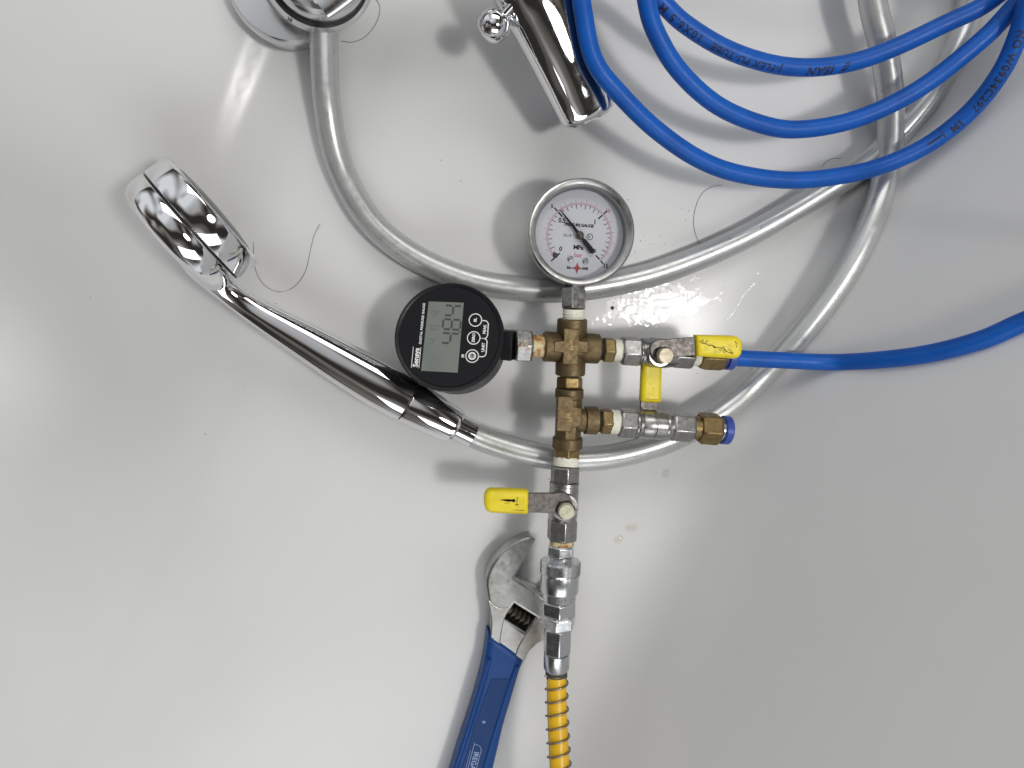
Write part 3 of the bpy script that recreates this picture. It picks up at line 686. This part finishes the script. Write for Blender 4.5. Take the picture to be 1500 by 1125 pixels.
link('stem_cap', lathe(cB + zu3 * .0118, zu3, [(0, 11.6 * vs3), (.0042, 11.5 * vs3), (.005, 10.6 * vs3), (.005, 2.2 * vs3), (.0046, 1.6 * vs3), (.0046, .2 * vs3)], 32), 'nylon_cap', v3, 35)
me = plate_mesh([pad_local(u, v, zb + .0135) for u, v in ccw([(773.5, 718), (768, 716), (740, 715.2), (719, 714.8), (713, 717), (709.5, 723), (708.8, 731), (709.5, 741), (713, 747.5), (719, 749.5), (745, 750.8), (769, 751.5), (773, 750)])], .0084, .0030, segs=4)
for v in me.vertices: v.co.z += zb + .0135
g3 = link('grip', me, 'yellow_grip', v3, 60)
g3f = Frame(W(743, 733, zb + .01772), V((0, 0, 1)), W(753, 733.5, .07) - W(743, 733, .07), px(743, 733, .07))
pm = [poly2([(-12, .3), (-4, 1.6), (4, 2), (8, 1.4), (8, -1.2), (2, -2), (-4, -1)]), poly2(arc2(9.6, .2, 2.6, 0, 350, 14)), stroke2([(14.5, -6), (14.5, 5)], .8), stroke2([(12.5, -6), (17.5, -5.8)], 1.2), stroke2([(13.2, 4.6), (15.8, 5.2)], .6)]
pm += [text_mesh('I-ON-K', 2.6)]
for v in pm[-1].vertices: v.co.y -= 4.2
link('maker_print', g3f.put(join(pm), 0, 0, 0, .00005), 'black_print', g3, 0)
# nipple and quick coupler
seg('thread_tape', (823, 790, bz(790)), (822.5, 798, bz(798)), ridged(18, 2, .8), 'rust_tape', mf, 36)
hexa('hex_nipple', 797, 815.5, 822.5, 821.8, 19.8, 'zinc', mf, rot=.35, ch=.15)
seg('coupler_neck', (821.8, 814, bz(814)), (821.4, 823, bz(823)), [(0, 16), (1, 16)], 'zinc', mf)
# knurled ring as real teeth
KAp = W(821.2, 820.5, bz(820)); KBp = W(820.5, 841, bz(841)); ksz = px(821, 830, bz(830)); kax = KBp - KAp
nT = 46; vs = []; fs = []; a_, b_ = perp(kax.normalized()); rows = 7
for j in range(rows):
    t = j / (rows - 1)
    edge = 1.0 if 0 < j < rows - 1 else .965
    for i in range(nT):
        th = 2 * math.pi * i / nT
        r = (29.2 + (.8 if (i + j) % 2 else -.7)) * ksz * edge
        vs.append(KAp + kax * t + (a_ * math.cos(th) + b_ * math.sin(th)) * r)
for j in range(rows - 1):
    for i in range(nT):
        i2 = (i + 1) % nT; fs.append((j * nT + i, j * nT + i2, (j + 1) * nT + i2, (j + 1) * nT + i))
fs.append(tuple(range(nT))); fs.append(tuple((rows - 1) * nT + i for i in range(nT)))
link('knurled_ring', mesh(vs, fs), 'zinc', mf, 10)
seg('coupler_sleeve', (820.6, 839, bz(839)), (819.3, 866.5, bz(866)), [(0, 28), (.05, 28.2), (.93, 28.2), (1, 27)], 'zinc', mf, 56)
seg('coupler_socket', (819.4, 866, bz(866)), (818.9, 877, bz(870)), [(0, 25), (1, 25)], 'zinc', mf, 56)
hexseg('coupler_hex', (819.2, 876, .058), (819.0, 899, .058), 25.2, 'zinc', mf, rot=.18, ch=.12)
hexseg('coupler_hex', (819.6, 898, .058), (819.4, 918, .0575), 23.3, 'zinc', mf, rot=.42, ch=.14)

# ------------------------------------------------------------------ yellow air hose with its plug
yh = thing('air_hose', 'yellow air hose with spring guard plugged into the manifold coupler', 'hose', W(818, 1060, 0))
hexseg('plug_nut', (816.6, 916.5, .0573), (815.6, 956, .0568), 20, 'zinc', yh, rot=.02, ch=.06)
seg('plug_sleeve', (815.6, 955, .0568), (815, 979, .056), [(0, 19), (.9, 19), (1, 17.6)], 'zinc', yh, 48)
seg('clamp_thread', (815, 978, .056), (815, 991, .0555), ridged(16.2, 4, 1.0), 'dark_rubber', yh, 36)
ypts = [(815, 985, .0558), (815.6, 1030, .0605), (817.5, 1080, .067), (821, 1140, .075), (828, 1210, .084), (840, 1290, .093)]
yp = catmull([W(*p) for p in ypts], 14); yr = 14.2 * px(816, 1050, .054)
link('tube', tube(yp, yr, 24), 'yellow_hose', yh, 60)
cum = [0]
for i in range(1, len(yp)): cum.append(cum[-1] + (yp[i] - yp[i - 1]).length)
def along(path, cum, s):
    for i in range(1, len(path)):
        if cum[i] >= s:
            t = (s - cum[i - 1]) / max(1e-9, cum[i] - cum[i - 1]); return path[i - 1].lerp(path[i], t), (path[i] - path[i - 1]).normalized()
    return path[-1], (path[-1] - path[-2]).normalized()
pitch = 18.2 * px(816, 1050, .054); sr_ = 16.2 * px(816, 1050, .054); sp_pts = []
ns = int(cum[-1] / pitch * 28)
for i in range(6, ns):
    c, t = along(yp, cum, cum[-1] * i / ns)
    upv = (V((0, 0, 1)) - t * t.z).normalized(); sd = t.cross(upv)
    th = 2 * math.pi * i / 28
    if sd.x < 0: sd = -sd
    sp_pts.append(c + (upv * math.cos(th) - sd * math.sin(th)) * sr_)
link('spring', tube(sp_pts, .00062, 8), 'spring_wire', yh, 60)

# ------------------------------------------------------------------ adjustable wrench
zw = .013
wr = thing('adjustable_wrench', 'adjustable wrench with blue vinyl grip lying under the quick coupler', 'wrench', W(740, 900, 0))
def wpoly(pts, z=zw): return [pad_local(u, v, z) for u, v in pts]
body_px = [(783, 785.5, 'c'), (775, 781.5), (762, 784.5), (747, 792), (733, 803), (721.5, 817), (713.5, 833), (710.5, 849), (713, 868), (717, 890), (718, 905), (716, 935, 'c'),
           (764, 965, 'c'), (772, 949), (783, 938), (797, 931), (814, 922), (828, 905), (832, 880), (820, 868, 'c'), (800, 871), (778, 857, 'c'), (753, 841, 'c')]
def sp2(pts, per=5): return smooth_poly([(*pad_local(p[0], p[1], zw), *p[2:]) for p in pts], per)
def order(pts):
    a = sum(pts[i - 1][0] * pts[i][1] - pts[i][0] * pts[i - 1][1] for i in range(len(pts))); return pts if a > 0 else pts[::-1]
win = [(752, 880), (783, 899), (768, 920), (737, 900)]
me = plate_mesh(order(sp2(body_px)), .0125, .0022, holes=[order(wpoly(win))[::-1]], segs=3)
for v in me.vertices: v.co.z += zw
wb = link('wrench_body', me, 'wrench_steel', wr, 40)
me = plate_mesh(order(sp2([(713.5, 872), (716.5, 890), (718, 908), (716, 936, 'c'), (730, 944, 'c'), (733, 920), (738, 899), (748, 882, 'c'), (730, 884)], 4)), .002, .0008)
for v in me.vertices: v.co.z += zw + .0058
link('forged_rail', me, 'wrench_steel', wb, 40)
me = plate_mesh(order(sp2([(785, 901), (800, 911), (806, 922), (795, 930), (782, 938), (772, 949), (764, 964, 'c'), (752, 956, 'c'), (757, 940), (768, 922)], 4)), .002, .0008)
for v in me.vertices: v.co.z += zw + .0058
link('forged_rail', me, 'wrench_steel', wb, 40)
me = plate_mesh(order(sp2([(776, 856, 'c'), (797, 865, 'c'), (812, 850, 'c'), (822, 835), (834, 828, 'c'), (836, 842), (830, 866), (815, 874), (795, 872)], 4)), .0098, .001)
for v in me.vertices: v.co.z += zw + .0001
link('movable_jaw', me, 'steel', wr, 40)
# worm screw in its window
wA = W(741, 888, zw); wB = W(779, 911.5, zw); wsz = px(760, 900, zw); wl = (wB - wA).length
prf = [(0, 5 * wsz)]
nr = 6
for i in range(nr):
    prf += [((i + .12) / nr * wl, 8 * wsz), ((i + .38) / nr * wl, 11.5 * wsz), ((i + .62) / nr * wl, 11.5 * wsz), ((i + .88) / nr * wl, 8 * wsz)]
prf += [(wl, 5 * wsz)]
link('worm_screw', lathe(wA, wB - wA, prf, 28), 'dark_metal', wr, 30)
# grip
gp = [(713.5, 920.5, 'c'), (740, 938, 'c'), (768, 959, 'c'), (760, 975), (746, 1022), (736, 1056), (727, 1094), (716, 1140), (704, 1190), (690, 1250), (672, 1262), (640, 1252), (622, 1240), (634, 1200), (654, 1145), (670, 1092), (688, 1038), (702, 988), (708, 960)]
me = plate_mesh(order(sp2(gp, 5)), .0175, .0045, segs=4)
for v in me.vertices: v.co.z += zw - .0008
gw = link('grip', me, 'wrench_vinyl', wr, 60)
pan = [(718, 985, 'c'), (749, 985, 'c'), (730, 1040), (713, 1094), (700, 1140), (684, 1196), (648, 1196), (666, 1140), (682, 1092), (698, 1040)]
zt = zw - .0008 + .00875
def ribline(pts, r, z):
    return tube(catmull([W(u, v, z) for u, v in pts], 10), r, 12)
link('grip_rib', ribline([(717, 965), (706, 1000), (694, 1040), (678, 1092), (662, 1140), (642, 1200)], .0018, zt - .0004), 'wrench_vinyl', gw, 60)
link('grip_rib', ribline([(757, 975), (746, 1005), (735, 1040), (719, 1092), (705, 1140), (688, 1200)], .0018, zt - .0004), 'wrench_vinyl', gw, 60)
me = plate_mesh(order(sp2(pan, 4)), .0006, .0002)
for v in me.vertices: v.co.z += zt + .0001
link('grip_panel', me, 'wrench_panel', gw, 40)
rd = W(690, 1126, zt) - W(699, 1092, zt)
wf = Frame(W(695, 1113, zt + .0006), V((0, 0, 1)), rd, px(695, 1110, zt))
lt = [text_mesh('IREGA', 10.5, 0, 1.0, .15)]
lt.append(stroke2([(-27, -6.2), (-20.5, -6.2), (-20.5, -6.2), (27, -6.2)], .7))
lt.append(stroke2([(27, 6.2), (-17, 6.2), (-21.5, 3.5), (-24, -2), (-24, -6.2)], .7))
lt.append(stroke2([(-14, -9.3), (20, -9.3)], .45))
for v in lt[0].vertices: v.co.x += 1.5
link('lettering_print', wf.put(join(lt), 0, 0, 0, 0), 'wrench_print', gw, 0)
wf2 = Frame(W(709.5, 1058, zt + .0006), V((0, 0, 1)), rd, px(709, 1058, zt))
link('lettering_print', wf2.put(text_mesh('»', 9, 0, 1, .2), 0, 0), 'wrench_print', gw, 0)

# ------------------------------------------------------------------ blue air tube
R_T = .0052
coil = [(905, -60, .055), (930, -30, .052), (966, 0, .050), (1002, 34, .048), (1060, 70, .047), (1122, 92, .046), (1180, 99, .046), (1240, 93, .047), (1300, 74, .050), (1380, 37, .058), (1455, -2, .066),
        (1530, -80, .075), (1520, -200, .08), (1400, -290, .08), (1200, -320, .075), (1040, -240, .070), (960, -120, .066), (943, -50, .062), (947, 0, .060), (960, 46, .058), (995, 104, .054), (1052, 155, .051), (1122, 184, .049), (1180, 189, .049), (1258, 173, .051),
        (1340, 134, .057), (1415, 78, .066), (1476, 20, .074), (1560, -90, .085), (1560, -230, .09), (1420, -350, .09), (1180, -380, .085), (980, -300, .078), (880, -150, .070), (852, -40, .066), (856, 30, .064), (872, 92, .061), (908, 138, .058), (960, 189, .054), (1020, 231, .050), (1080, 254, .048),
        (1160, 264, .047), (1240, 256, .047), (1300, 240, .048), (1362, 210, .054), (1420, 164, .064), (1462, 112, .074), (1490, 55, .082), (1530, -60, .095), (1650, -260, .11), (1900, -300, .13), (2150, -100, .0), (2150, 200, .0), (1950, 380, .0), (1750, 400, .0), (1610, 428, .0), (1500, 471, .112), (1440, 497, .094), (1370, 516, .076), (1300, 526, .062), (1220, 530.5, .0515), (1140, 527.5, .048), (1090, 525, ZC), (1062, 523, ZC)]
def tp(u, v, z):
    p = W(u, v, z); gz = zf(p.x, p.y)
    return p if z > gz + R_T else Wf(u, v, R_T + .0003)
tube_path = catmull([tp(*p) for p in coil], 10)
bt = thing('air_tube', 'blue polyurethane air tube coiled beside the tap and pushed into the upper valve', 'tube', W(1180, 264, 0))
tb = link('tube', tube(tube_path, R_T, 24), 'blue_tube', bt, 60)
bc = [0]
for i in range(1, len(tube_path)): bc.append(bc[-1] + (tube_path[i] - tube_path[i - 1]).length)
def project(p):
    d = RWC.transposed() @ (p - CAM); return (750 + F * d.x / -d.z, 562.5 - F * d.y / -d.z)
def s_at(u, v):
    best = min(range(len(tube_path)), key=lambda i: (project(tube_path[i])[0] - u) ** 2 + (project(tube_path[i])[1] - v) ** 2); return bc[best]
def tube_text(s, sz, u, v, phi0, rev, m='navy_print', shear=0, spacing=1.0, bold=.0):
    me = text_mesh(s, sz, shear, spacing, bold)
    bm = bmesh.new(); bm.from_mesh(me)
    bmesh.ops.subdivide_edges(bm, edges=[e for e in bm.edges if e.calc_length() > sz * .25], cuts=2); bm.to_mesh(me); bm.free()
    s0 = s_at(u, v)
    for w in me.vertices:
        x, y = w.co.x, w.co.y
        c, t = along(tube_path, bc, s0 + (-x if rev else x))
        vd = CAM - c; vd = (vd - t * vd.dot(t)).normalized(); b = t.cross(vd)      # b: upward in the picture when the path runs left to right... sign checked below
        if b.dot(W(u, v - 10, .05) - W(u, v, .05)) < 0: b = -b
        ph = phi0 + (-y if rev else y) / R_T
        w.co = c + (vd * math.cos(ph) + b * math.sin(ph)) * (R_T + .00006)
    return link('tube_print', me, m, tb, 0)
tube_text('ISAN', .0068, 1196, 100, -.42, True, shear=.2, spacing=1.15, bold=.0003)
tube_text('J-FLEX PU-TUBE', .0058, 1090, 82, -.35, True, spacing=1.12, bold=.00014)
tube_text('10X6.5 M', .0064, 1000, 30, -.3, True, spacing=1.25, bold=.00014)
tube_text('1M', .0060, 1398, 184, -.25, True, bold=.00025)
tube_text('|-----', .0060, 1370, 205, -.1, True, bold=.00025)
tube_text('NO W0934C297', .0058, 1464, 108, -.2, True, spacing=1.15, bold=.0002)
# maker's slanted mark
tube_text('//', .0070, 1236, 95, -.42, True, shear=.3, bold=.0005)

# ------------------------------------------------------------------ hairs, drops, wet film
def hair(label, pts, r=.00011):
    o = link('hair_strand', tube(catmull([Wf(u, v, .0004) for u, v in pts], 8), r, 6), 'hair', None, 0)
    return tag(o, label, 'hair', 'stray hairs on the tub')
hair('long wavy hair beside the shower head on the tub floor', [(371, 355), (372, 385), (381, 410), (397, 424), (415, 427), (433, 418), (447, 398), (454, 370), (460, 345), (469, 328)])
hair('looping hair beside the mixer handle and hose end', [(500, 60), (515, 62), (532, 56), (546, 42), (555, 24), (556, 8), (549, -3)])
hair('curved hair under the outer blue coil touching the silver hose', [(1058, 271), (1042, 274), (1028, 284), (1019, 304), (1016, 326), (1020, 346), (1030, 364), (1036, 370)])
hair('short curled hair beside the hose crossing under the blue tube', [(1204, 245), (1210, 237), (1220, 232), (1232, 232)])
def dome(u, v, rx, ry, h, seed=0, squash=.25, n=22):
    rd_ = random.Random(seed); c = Wf(u, v, 0.0); s = px(u, v, c.z); vs = []; fs = []
    ph = [rd_.uniform(0, 6.28) for _ in range(3)]
    rings = ((1.0, 0.0), (.86, .55), (.6, .86), (.3, .98))
    nrm = V((zf(c.x - .003, c.y) - zf(c.x + .003, c.y), zf(c.x, c.y - .003) - zf(c.x, c.y + .003), .006)).normalized()
    a, b = perp(nrm, V((1, 0, 0)))
    for f, hh in rings:
        for k in range(n):
            th = 2 * math.pi * k / n; w = 1 + squash * (.5 * math.sin(2 * th + ph[0]) + .3 * math.sin(3 * th + ph[1]) + .2 * math.sin(5 * th + ph[2]))
            vs.append(c + a * (rx * s * f * w * math.cos(th)) + b * (ry * s * f * w * math.sin(th)) + nrm * (h * hh + .00005))
    vs.append(c + nrm * (h + .00005))
    for j in range(3):
        for k in range(n): fs.append((j * n + k, j * n + (k + 1) % n, (j + 1) * n + (k + 1) % n, (j + 1) * n + k))
    for k in range(n): fs.append((3 * n + k, 3 * n + (k + 1) % n, 4 * n))
    return vs, fs
for i, (u, v, r, lab) in enumerate(((975, 694, 6.5, 'pale water drop below the silver hose'), (925, 773, 8, 'larger pale water drop of the close pair beside the valve'), (906, 790, 7, 'smaller pale water drop of the close pair beside the valve'))):
    o = link('water_drop', mesh(*dome(u, v, r, r * .9, .0011, i)), 'cloudy_water', None, 60); tag(o, lab, 'water drop', 'single drops on the tub floor')
# spatter: countless tiny drops, one object
vs = []; fs = []; rs = random.Random(11)
def add_drop(u, v, r, h):
    a, b = dome(u, v, r, r * rs.uniform(.7, 1.1), h, rs.random(), .2, 8); o = len(vs); vs.extend(a); fs.extend([tuple(o + i for i in f) for f in b])
for _ in range(14):
    t = rs.random(); add_drop(445 - 60 * t + rs.uniform(-8, 8), 100 + 160 * t + rs.uniform(-5, 5), rs.uniform(.7, 1.8), .0004)
for _ in range(12):
    t = rs.random(); add_drop(240 - 140 * t + rs.uniform(-10, 10), 500 + 300 * t + rs.uniform(-12, 12), rs.uniform(.7, 1.6), .0003)
for _ in range(70): add_drop(rs.gauss(950, 45), rs.gauss(375, 35), rs.uniform(.5, 1.6), .0004)
for _ in range(90): add_drop(rs.uniform(560, 1280), rs.uniform(10, 420), rs.uniform(.5, 1.5), .0004)
for _ in range(60): add_drop(rs.uniform(870, 1010), rs.uniform(540, 640), rs.uniform(.5, 1.6), .0004)
for _ in range(50):
    t = rs.random(); add_drop(1115 - 65 * t + rs.gauss(0, 7), 395 + 95 * t + rs.gauss(0, 7), rs.uniform(.8, 2.6), .0006)
tag(link('water_spatter', mesh(vs, fs), 'water', None, 60), 'fine water spatter scattered over the tub floor', 'water', kind='stuff')
# wet film by the upper valve: grid cells where a noise field is high, with a rounded bumpy surface
vs = []; fs = []; idx = {}
st = 1.6
def wet(u, v):
    e = math.exp(-(((u - 960) / 95) ** 2 + ((v - 448 + (u - 960) * .22) / 44) ** 2)) * 1.25
    e2 = math.exp(-(((v - 442) / 50) ** 2)) * math.exp(-(((u - (1082 - (v - 442) * .62)) / 8) ** 2)) * .95
    n = noise.fractal(V((u * .03, v * .03, 1.3)), 1.0, 2.1, 4) * .55
    return max(e, e2) + n - .45
for j in range(int(150 / st)):
    for i in range(int(300 / st)):
        u = 850 + i * st; v = 360 + j * st; f = wet(u, v)
        if f > 0:
            p = Wf(u, v, 0); h = .0009 * (1 - math.exp(-f * 7)) + .00013 * noise.noise(V((u * .12, v * .12, 4))) + .00004 * noise.noise(V((u * .35, v * .35, 8)))
            idx[i, j] = len(vs); vs.append(p + V((0, 0, max(.00008, h))))
for (i, j) in idx:
    if (i + 1, j) in idx and (i, j + 1) in idx and (i + 1, j + 1) in idx: fs.append((idx[i, j], idx[i + 1, j], idx[i + 1, j + 1], idx[i, j + 1]))
tag(link('wet_film', mesh(vs, fs), 'water', None, 0), 'thin wet film on the tub beside the upper valve', 'water', kind='stuff')
o = C.objects['wet_film']; o.data.shade_smooth()
# dirt flecks
vs = []; fs = []
for _ in range(70):
    u, v = (rs.gauss(945, 35), rs.gauss(365, 32)) if rs.random() < .65 else (rs.uniform(120, 1250), rs.uniform(120, 720)); c = Wf(u, v, .0001); r = rs.uniform(.00012, .00038)
    o_ = len(vs); n = 6; vs += [c + V((r * math.cos(k) * rs.uniform(.6, 1.3), r * math.sin(k) * rs.uniform(.6, 1.3), 0)) for k in range(n)]; vs.append(c + V((0, 0, r * .6)))
    fs += [(o_ + k, o_ + (k + 1) % n, o_ + n) for k in range(n)]
tag(link('dirt_specks', mesh(vs, fs), 'dirt', None, 0), 'tiny dark dirt flecks scattered on the tub floor', 'dirt', kind='stuff')
c = Wf(897, 451, .0003)
tag(link('grit_fleck', lathe(c, V((0, 0, 1)), [(0, .0012), (.0004, .0013), (.0008, .0006)], 7), 'dirt', None, 30), 'dark grit fleck on the wet tub below the dial gauge', 'dirt')
